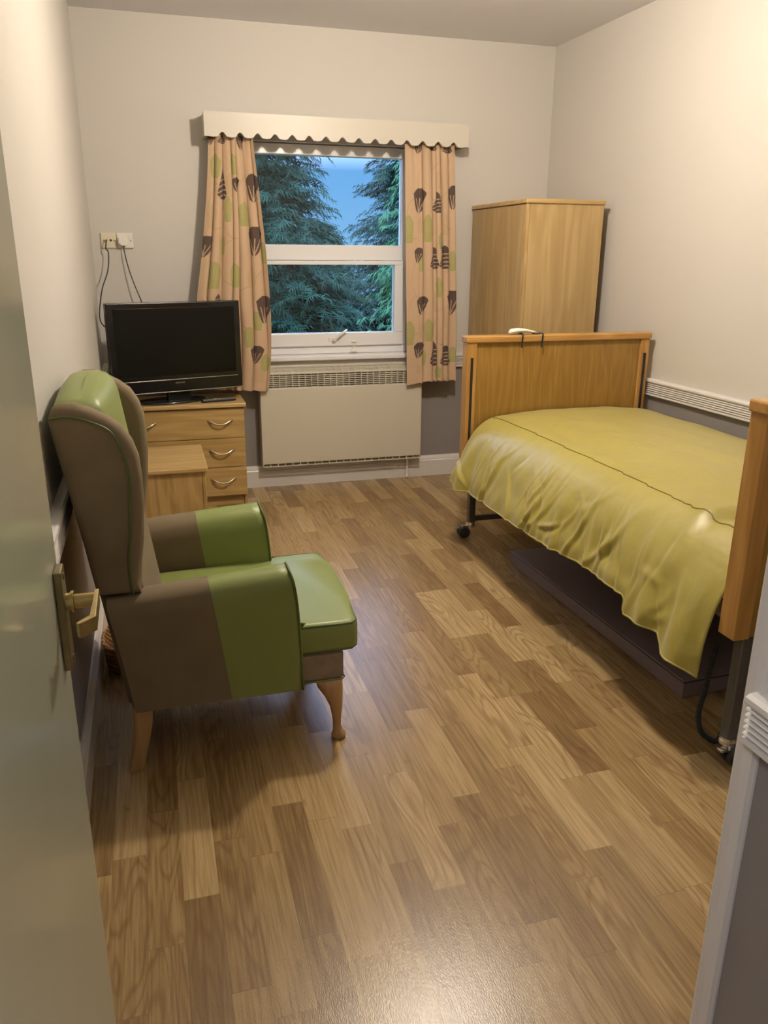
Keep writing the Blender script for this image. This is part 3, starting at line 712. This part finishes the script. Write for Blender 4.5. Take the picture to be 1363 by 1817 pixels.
# wings
WO = [(-.192, .575), (-.212, .72), (-.232, .86), (-.255, 1.00), (-.262, 1.055), (-.252, 1.080), (-.229, 1.090), (-.197, 1.090), (-.159, 1.075), (-.122, 1.054), (-.090, 1.028), (-.067, .989), (-.054, .945), (-.051, .892), (-.052, .816), (-.060, .723), (-.070, .660), (-.077, .60), (-.079, .572)]
WP = [(-.258, 1.058), (-.213, 1.062), (-.162, 1.047), (-.118, 1.021), (-.096, .976), (-.084, .916), (-.085, .849), (-.094, .742), (-.104, .663), (-.100, .576)]
for y0, sg, k_ in ((YN+.004, 1, 0), (YF_-.004, -1, 1)):
    dx = .0 if k_ == 0 else .012
    bm = NB(); n = len(WO); cxw = -.15; czw = .82
    rings = []
    for dy, ins in ((.0, .022), (.004, .009), (.014, .001), (.035, 0), (.056, .001), (.066, .009), (.070, .024)):
        rr_ = []
        for i, (x, z) in enumerate(WO):
            a = Vector(WO[i-1]); b = Vector(WO[(i+1) % n]); tt = (b-a).normalized(); nn = Vector((-tt.y, tt.x))
            c_ = Vector((x, z)); nn = nn if nn.dot(Vector((cxw, czw))-c_) > 0 else -nn
            c_ = c_+nn*ins
            rr_.append((c_.x+dx, y0+sg*dy, c_.y))
        rings.append(rr_)
    loft(bm, rings); wg = obj('wing', bm, M['brown'], ch, smooth=True); wg.modifiers.new('e', 'EDGE_SPLIT').split_angle = 1.2
    bm = NB(); tube(bm, spline([(x+dx, y0-sg*.001, z) for x, z in WP], 6), .0035, 6); obj('piping', bm, M['piping'], wg, smooth=True)
# seat
OUTL = [(-.06, YN+.10), (.352, YN+.10), (.356, YN+.040), (.512, YN+.040), (.532, YN+.06), (.540, YN+.20), (.542, 2.405), (.540, YF_-.20), (.532, YF_-.06), (.512, YF_-.040), (.356, YF_-.040), (.352, YF_-.10), (-.06, YF_-.10)]
bm = NB(); prism(bm, OUTL, 'Z', .305, .402, .020, 4)
for v in bm.verts:
    if v.co.z > .38: v.co.z += .012*math.sin(PI*max(0, min(1, (v.co.y-YN-.05)/(YF_-YN-.1))))
cu = obj('seat_cushion', bm, M['green'], ch, smooth=True, label='green vinyl seat cushion'); cu.modifiers.new('e', 'EDGE_SPLIT').split_angle = .9
for zz in (.396, .312):
    bm = NB(); tube(bm, [(x-.003, y+(.003 if y < 2.4 else -.003), zz) for x, y in OUTL[2:-2]], .0033, 6); obj('piping', bm, M['piping'], cu, smooth=True)
bm = NB(); addbox(bm, .345, .487, YN+.045, YF_-.045, .207, .305, .014, seg=3); ap = obj('front_apron', bm, M['brown_worn'], ch, smooth=False, label='worn taupe fabric front rail')
bm = NB(); tube(bm, [(.360, YN+.043, .212), (.480, YN+.043, .212), (.489, YN+.055, .212), (.489, YF_-.055, .212)], .003, 6); obj('piping', bm, M['green'], ap, smooth=True)
box('seat_frame', -.12, .35, YN+.09, YF_-.09, .215, .30, M['brown'], ch)
# legs
def front_leg(yc):
    bm = NB(); st = [(.210, .440, .042, .030), (.185, .444, .039, .030), (.150, .455, .028, .025), (.115, .462, .020, .019), (.075, .463, .014, .014), (.045, .463, .0125, .013), (.026, .466, .016, .016), (.014, .468, .023, .022), (.006, .468, .023, .022), (.0, .466, .016, .016)]
    secs = [[(cx_+rx*math.cos(a), yc+ry*math.sin(a), z) for a in np.linspace(0, 2*PI, 20, endpoint=False)] for z, cx_, rx, ry in st]
    loft(bm, secs); return bm
def rear_leg(yc):
    bm = NB(); secs = []
    for z, cx_, h_ in ((.215, -.108, .028), (.16, -.109, .026), (.10, -.118, .0225), (.05, -.130, .021), (.0, -.143, .021)):
        secs.append([(cx_-h_, yc-.019, z), (cx_+h_, yc-.019, z), (cx_+h_, yc+.019, z), (cx_-h_, yc+.019, z)])
    loft(bm, secs); bmesh.ops.bevel(bm, geom=bm.edges[:], offset=.004, segments=2, affect='EDGES'); return bm
for yc in (YN+.055, YF_-.055):
    obj('leg', front_leg(yc), M['legwood'], ch, smooth=True, label='curved beech front leg')
    obj('leg', rear_leg(yc), M['legwood'], ch, label='beech rear leg')

# ------------------------------------------------------------------ wicker basket behind the chair
t = thing('wicker_basket', 'small brown wicker basket on the floor behind the armchair', 'basket', (-.200, 2.80, 0))
bm = NB(); sec = []
for z, r in ((0, .046), (.03, .052), (.07, .056), (.105, .057), (.105, .050), (.02, .042)):
    sec.append([(-.202+r*math.cos(a), 2.80+r*2.15*math.sin(a), z) for a in np.linspace(0, 2*PI, 36, endpoint=False)])
loft(bm, sec); obj('basket_body', bm, M['wicker'], t)
bm = NB(); tube(bm, [(-.202+.054*math.cos(a), 2.80+.118*math.sin(a), .106) for a in np.linspace(0, 2*PI, 36, endpoint=False)], .006, 8, True); obj('rim', bm, M['wicker'], t)

# ------------------------------------------------------------------ bed
BX0, BX1 = 1.487, 2.512
bed = thing('hospital_bed', 'adjustable care bed with honey oak end boards along the right wall', 'bed', (2.0, 2.7, 0))
def end_board(name, y0, y1, z0, z1, inner):
    eb = box(name, BX0+.052, BX1-.052, y0+.010, y1-.010, z0, z1-.034, M['honey'], bed, bev=.002)
    for xp in (BX0, BX1-.052): box('post', xp, xp+.052, y0, y1, z0, z1-.034, M['honeyZ'], eb, bev=.003)
    box('top_cap', BX0-.006, BX1+.006, y0-.006, y1+.006, z1-.034, z1, M['honeyX'], eb, bev=.006)
    yy = y0 if inner < 0 else y1
    for xa_ in (BX0+.020, BX1-.032):
        box('rail_channel', xa_, xa_+.012, min(yy, yy+inner*.006), max(yy, yy+inner*.006), z0+.04, z1-.105, M['blackmat'], eb, bev=.001)
    return eb
end_board('headboard', 3.690, 3.752, .44, 1.066, -1)
end_board('footboard', 1.642, 1.708, .43, 1.098, 1)
for yb, xo in ((3.755, .0), (1.690, -.004)):
    for xc, sg in ((1.570+xo, -1), (2.44, 1)):
        bm = NB(); addbox(bm, xc-.018, xc+.018, yb-.018, yb+.018, .075, .46, .004); lg = obj('leg', bm, M['steel'], bed)
        bm = NB(); cyl(bm, (xc, yb, .080), .026, .010); cyl(bm, (xc, yb, .070), .029, .010); cyl(bm, (xc, yb, .062), .022, .010); obj('collar', bm, M['chrome'], lg)
        cxx = xc+sg*.040 if yb > 3 else xc+.012; cyy = yb if yb > 3 else yb-.02
        bm = NB(); cyl(bm, (cxx, cyy-.014, .030), .030, .018, 'Y', 28); cyl(bm, (cxx, cyy+.014, .030), .030, .018, 'Y', 28); cyl(bm, (cxx, cyy, .030), .008, .052, 'Y', 12); obj('castor', bm, M['rubber'], lg)
        bm = NB(); addbox(bm, min(xc, cxx)-.014, max(xc, cxx)+.014, cyy-.010, cyy+.010, .050, .066, .005); addbox(bm, cxx-.055, cxx-.02, cyy-.012, cyy+.012, .050, .056, .002); obj('brake_lever', bm, M['chrome'], lg)
    box('crossbar', 1.588+xo, 2.422, yb-.013, yb+.013, .088, .118, M['steel'], bed, bev=.003)
bm = NB()
addbox(bm, 1.60, 1.64, 1.71, 3.69, .40, .46, .004); addbox(bm, 2.38, 2.42, 1.71, 3.69, .40, .46, .004)
for k in range(9): addbox(bm, 1.64, 2.38, 1.80+k*.22, 1.86+k*.22, .425, .46, .004)
obj('deck_frame', bm, M['steel'], bed)
bm = NB(); tube(bm, [(1.75, 3.5, .40), (2.0, 3.0, .16), (2.0, 2.5, .16), (1.8, 1.9, .40)], .018, 8); tube(bm, [(2.3, 3.5, .40), (2.1, 3.0, .16), (2.1, 2.5, .16), (2.3, 1.9, .40)], .018, 8); obj('lift_arms', bm, M['steel'], bed)
bm = NB(); addbox(bm, 1.58, 2.47, 1.735, 3.665, .462, .625, .03, seg=4); obj('mattress', bm, M['sheet'], label='white mattress on the bed frame under the olive bedspread', cat='mattress', smooth=False)

# coiled black lead hanging at the foot of the bed
path = spline([(1.515, 1.735, .37), (1.503, 1.735, .29), (1.496, 1.735, .22), (1.486, 1.735, .165), (1.489, 1.735, .12), (1.508, 1.74, .078), (1.540, 1.745, .045), (1.585, 1.755, .020), (1.66, 1.80, .016)], 10)
bm = NB(); tube(bm, path, .006, 8)
L_ = [0]
for a, b in zip(path, path[1:]): L_.append(L_[-1]+(b-a).length)
hel = []; T = L_[-1]
for i in range(900):
    s_ = T*i/899; k = min(len(path)-2, max(0, int(np.searchsorted(L_, s_))-1)); f_ = (s_-L_[k])/max(1e-6, L_[k+1]-L_[k])
    p = path[k].lerp(path[k+1], f_); tg = (path[k+1]-path[k]).normalized(); n1 = Vector((0, 1, 0)); n2 = tg.cross(n1).normalized(); a = 2*PI*s_/.0085
    hel.append(p+.0068*(math.cos(a)*n1+math.sin(a)*n2))
tube(bm, hel, .0024, 5)
obj('coiled_lead', bm, M['blackmat'], label='black coiled lead hanging to the floor at the near bed leg', cat='cable', smooth=True)

# handset hooked over the headboard
t = thing('bed_handset', 'cream bed handset hung by two dark hooks over the headboard', 'handset', (1.79, 3.72, 1.066))
bm = NB()
secs = []
for q, hw, hh, dz in ((0, .010, .006, .004), (.08, .020, .013, .005), (.30, .024, .012, .010), (.55, .022, .009, .011), (.85, .018, .006, .006), (1, .012, .003, .002)):
    x = lerp(1.716, 1.868, q); secs.append([(x, 3.716+hw*math.cos(a), 1.070+dz+hh*.6+hh*math.sin(a)) for a in np.linspace(0, 2*PI, 16, endpoint=False)])
loft(bm, secs); obj('body', bm, M['white'], t, smooth=True)
bm = NB(); addbox(bm, 1.845, 1.880, 3.702, 3.730, 1.068, 1.076, .003); obj('clip', bm, M['steel'], t)
for xh in (1.777, 1.886):
    bm = NB(); tube(bm, [(xh, 3.735, 1.072), (xh, 3.682, 1.072), (xh-.001, 3.6795, 1.066), (xh-.004, 3.6795, 1.005)], .0038, 8); obj('hook', bm, M['blackmat'], t)

# ------------------------------------------------------------------ bedspread
def bedspread():
    NU, NV = 230, 300
    from mathutils import noise as mn
    y1_, y0_ = 3.675, 1.722
    hemt = [(1.722, .284), (1.78, .302), (1.845, .298), (1.89, .338), (2.080, .326), (2.105, .380), (2.5, .362), (2.83, .350), (3.24, .334), (3.52, .328), (3.60, .312), (3.675, .345)]
    V_ = []; hem_line = []
    rr = np.random.default_rng(5)
    wr = [(rr.uniform(0, 2*PI), rr.uniform(2, 9), rr.uniform(-6, 6), rr.uniform(.4, 1)) for _ in range(14)]
    creases = []
    for _ in range(46):
        yc = rr.uniform(1.8, 3.65); zc = rr.uniform(.36, .66); an = rr.normal(PI/2, .55) if rr.random() < .7 else rr.uniform(0, PI); ln = rr.uniform(.05, .16)
        creases.append((yc, zc, math.cos(an), math.sin(an), ln, rr.uniform(.007, .016), rr.choice((-1, 1, 1))*rr.uniform(.004, .010)*(1.3 if yc > 2.2 else .8)))
    def crease(yv, zv):
        t_ = 0
        for yc, zc, ca, sa, ln, wd, am in creases:
            dy = yv-yc; dz = zv-zc
            if abs(dy) > .3 or abs(dz) > .3: continue
            a_ = dy*ca+dz*sa; b_ = -dy*sa+dz*ca+1.2*a_*a_
            t_ += am*math.exp(-(a_/ln)**2)*(math.exp(-(b_/wd)**2)-.55*math.exp(-((b_-2*wd)/(1.5*wd))**2))
        return t_
    def wrinkle(a, b):
        return sum(k*math.sin(f1*a*6.0+f2*b*2.2+ph+1.5*math.sin(b*3+ph)) for ph, f1, f2, k in wr)/5
    for j in range(NV+1):
        vv = j/NV; y = lerp(y1_, y0_, vv)
        zt_ = .688+.016*math.sin(PI*min(1, max(0, (y-1.7)/2.0)))-.012*max(0, (y-3.5)/.18)**2
        zh = interp(hemt, y)
        # cross section as a polyline (x, z), from the wall side over the top to the hem
        bulge = .018*math.exp(-((y-3.66)/.10)**2)
        flare = .010+bulge
        ctrl = [(2.505, .470), (2.507, .56), (2.495, zt_-.055), (2.45, zt_-.012), (2.2, zt_+.010), (1.90, zt_+.012), (1.72, zt_-.004), (1.625, zt_-.018), (1.545, zt_-.075), (1.492, zt_-.16), (1.466-flare*.5, zt_-.25), (1.452-flare, lerp(zt_-.25, zh, .55)), (1.446-flare, zh)]
        cp = spline([(x, 0, z) for x, z in ctrl], 14)
        dl = [0]
        for a, b in zip(cp, cp[1:]): dl.append(dl[-1]+(b-a).length)
        row = []
        for i in range(NU+1):
            q = i/NU; q = q**.85
            s_ = dl[-1]*q; k = min(len(cp)-2, max(0, int(np.searchsorted(dl, s_))-1)); f_ = (s_-dl[k])/max(1e-9, dl[k+1]-dl[k])
            p = cp[k].lerp(cp[k+1], f_); x, z = p.x, p.z
            side = min(1, max(0, (1.63-x)/.13)); drop = max(0, (zt_-.10-z)/(zt_-.10-zh)) if z < zt_-.10 else 0
            yy = y
            # hanging folds along the side
            f1 = .020*math.exp(-((y-2.015+.05*drop)/.05)**2)+.014*math.exp(-((y-1.80)/.035)**2)-.015*math.exp(-((y-1.91)/.05)**2)+.016*math.exp(-((y-3.60)/.03)**2)-.016*math.exp(-((y-3.52)/.035)**2)
            step = .020/(1+math.exp((y-2.090-.03*(1-drop))/.006))
            x -= (f1+step)*drop**.8*side
            x -= .006*wrinkle(y*.9, z*3)*side*(.4+.6*drop)
            x -= .006*drop*side*math.sin(9*y+2.5*math.sin(3*y))
            if x > 1.5: z += (1-side)*(.0032*wrinkle(x*.7, y*.9)+.013*math.exp(-(((y-1.97)+.25*(x-1.75))/.03)**2)*math.exp(-((x-1.70)/.13)**2)-.015*math.exp(-(((y-1.90)+.25*(x-1.75))/.03)**2)*math.exp(-((x-1.72)/.13)**2))
            # long ridge over the pillow end
            z += (1-side)*.006*math.sin(5*x-3*y)*math.exp(-((y-3.2)/.5)**2)
            # crumpled creases, strongest where the cloth hangs
            rg = mn.ridged_multi_fractal(Vector((y*1.7+1.2*z+.3*mn.noise(Vector((y*2, z*2, 1))), z*1.6-y*.7, 4.0)), 1.25, 2.0, 2, 1.0, 1.6)
            rg2 = mn.noise(Vector((y*3.0, z*2.2-y*1.0, 9.0)))
            if side > 0: x -= side*(.25+.75*drop)*(.010*(rg-1.0)+.012*rg2)+side*min(1, .3+drop)*crease(y, z)
            else: pass
            if x > 1.55: z += (1-side)*(.0026*(mn.ridged_multi_fractal(Vector((x*1.6, y*2.4+x, 1.0)), 1.0, 2.0, 2, 1.0, 2.0)-1.0)+.005*mn.noise(Vector((x*2.2, y*1.7, 2.0))))
            if j > NV-8 and side > .5: x += .003*(j-NV+8)*drop
            row.append((x, yy+.010*drop*math.sin(14*y)*side, z))
        V_.append(row)
    bm = NB(); vs = [[bm.verts.new(p) for p in r] for r in V_]
    for j in range(NV):
        for i in range(NU): bm.faces.new((vs[j][i], vs[j+1][i], vs[j+1][i+1], vs[j][i+1]))
    return bm, V_, NU, NV
bm, GRID, NU, NV = bedspread()
sp = obj('bedspread', bm, M['cloth'], label='olive green satin bedspread draped over the care bed', cat='bedspread', smooth=True)
md = sp.modifiers.new('thick', 'SOLIDIFY'); md.thickness = .004; md.offset = 0
def seam_col(row):
    return min(range(NU+1), key=lambda i: abs(row[i][0]-1.628) + (10 if row[i][2] < .55 else 0))
seam = []
for j in range(2, NV-1, 2):
    y = GRID[j][0][1]; i = seam_col(GRID[j]); p = GRID[j][i]; seam.append((p[0]-.001, p[1], p[2]+.0025))
bm = NB(); tube(bm, seam, .0022, 5); obj('seam', bm, plain('dark_olive_thread', (.15, .13, .02), .6), sp, smooth=True)
hem = [(GRID[j][NU][0]-.002, GRID[j][NU][1], GRID[j][NU][2]+.002) for j in range(0, NV+1, 2)]
bm = NB(); tube(bm, hem, .0035, 6); obj('hem', bm, M['cloth'], sp, smooth=True)

# ------------------------------------------------------------------ crash mat under the bed
bm = NB(); prism(bm, [(1.612, 3.335), (1.654, 2.022), (2.36, 2.05), (2.30, 3.355)], 'Z', .001, .066, .006, 3)
t = thing('crash_mat', 'long purple brown foam crash mat lying on the floor under the bed', 'mat', (1.97, 2.7, 0))
obj('cover', bm, M['mat'], t)
bm = NB(); tube(bm, [(1.611, 3.336, .062), (1.653, 2.021, .062), (2.36, 2.049, .062)], .0025, 6); obj('piping', bm, M['blackmat'], t)

# ------------------------------------------------------------------ garden outside the window
GZ = -.55
bm = NB(); addbox(bm, -14, 24, D+.6, 40, GZ-.1, GZ); obj('garden_ground', bm, M['soil'], kind='structure')
def conifer(name, label, x, y, h, rad, mat, nb, seed, spray=.34, droop=.35, low=.15, zmin=None, zmax=None, w=.05):
    r = np.random.default_rng(seed); t = thing(name, label, 'tree', (x, y, GZ), 'conifers outside the window')
    bm = NB(); tube(bm, [(x, y, GZ), (x+.03, y, GZ+h*.5), (x, y, GZ+h*.97)], .1, 10, rad=[rad*.085, rad*.055, .01]); obj('trunk', bm, M['bark'], t)
    V, Fc = [], []
    def tri(a, b, c):
        k = len(V); V.extend((a, b, c)); Fc.append((k, k+1, k+2))
    for _ in range(nb):
        q = low+(1-low)*r.random()**1.15
        z0 = GZ+h*q
        if zmin is not None and not (zmin < z0 < zmax): continue
        az = r.uniform(0, 2*PI); L = rad*(1-q)**.75*r.uniform(.65, 1.12)+.15
        dirv = np.array((math.cos(az), math.sin(az), 0)); nseg = max(3, int(L/.11))
        p = np.array((x, y, z0)); lift = r.uniform(-.1, .25)
        side = np.array((-dirv[1], dirv[0], 0))
        for s_ in range(nseg):
            tq = s_/nseg; stepv = dirv*(L/nseg)+np.array((0, 0, (lift-droop*tq*1.6)*L/nseg)); p2 = p+stepv
            if tq > .22:
                for sg in (-1, 1):
                    ln = spray*(1.15-tq*.6)*r.uniform(.6, 1.2); dv = dirv*.55+side*sg*r.uniform(.5, 1)+np.array((0, 0, r.uniform(-.55, .15)-droop*.4)); dv /= np.linalg.norm(dv)
                    q0 = p+np.array((0, 0, r.uniform(-.02, .02))); nrm = np.cross(dv, side*sg+np.array((0, 0, r.uniform(-.3, .3)))); nrm = np.cross(dv, nrm); nn_ = np.linalg.norm(nrm)
                    if nn_ < 1e-4: continue
                    nrm /= nn_
                    nl_ = 5
                    for m_ in range(nl_):
                        c0 = q0+dv*ln*m_/nl_; wl = w*(1.2-m_/nl_)*r.uniform(.7, 1.2)*1.9
                        c1 = c0+dv*ln*.36+np.array((0, 0, -.02))
                        for s2 in (-1, 1):
                            tip = c0+dv*ln*.30+nrm*s2*wl+np.array((0, 0, r.uniform(-.05, .01)))
                            mid = c0+nrm*s2*wl*.1+dv*ln*.14
                            tri(c0, tip, mid)
                        tri(c0-nrm*.006, c1, c0+nrm*.006)
            p = p2
    me = bpy.data.meshes.new('foliage'); off = np.array((x, y, GZ)); me.from_pydata((np.array(V)-off).tolist(), [], Fc); me.materials.append(mat)
    o = bpy.data.objects.new('foliage', me); link(o, t)
    return t
conifer('fir_tree', 'broad dark green fir filling the left of the window view', 1.33, 10.4, 4.5, 1.80, M['fir'], 720, 1, low=.12)
conifer('fir_tree', 'dark fir behind the bright cypress, right of the sky gap', 4.50, 14.0, 5.6, 1.50, M['fir'], 560, 2, low=.08)
conifer('cypress_tree', 'bright green feathery cypress nearest the right side of the window', 2.46, 7.2, 3.6, .72, M['cypress'], 520, 3, spray=.17, droop=.55, low=.05, w=.022)
conifer('fir_tree', 'low shaded fir farther back, under the sky gap', 3.5, 17.0, 2.65, 1.6, M['fir'], 420, 4, low=.1)
conifer('fir_tree', 'far dark fir glimpsed behind the broad left fir', .3, 14.2, 4.8, 1.6, M['fir'], 420, 6, low=.1)
t = thing('picket_fence', 'pale picket fence far behind the trees, low in the window', 'fence', (4.0, 20, GZ))
bm = NB()
for k in range(40): addbox(bm, 2.0+k*.12, 2.07+k*.12, 20, 20.02, GZ, .28)
obj('pickets', bm, M['fenceM'], t)
bm = NB(); addbox(bm, 1.95, 6.8, 20.02, 20.06, .05, .13); addbox(bm, 1.95, 6.8, 20.02, 20.06, -.3, -.22); obj('rails', bm, M['fenceM'], t)
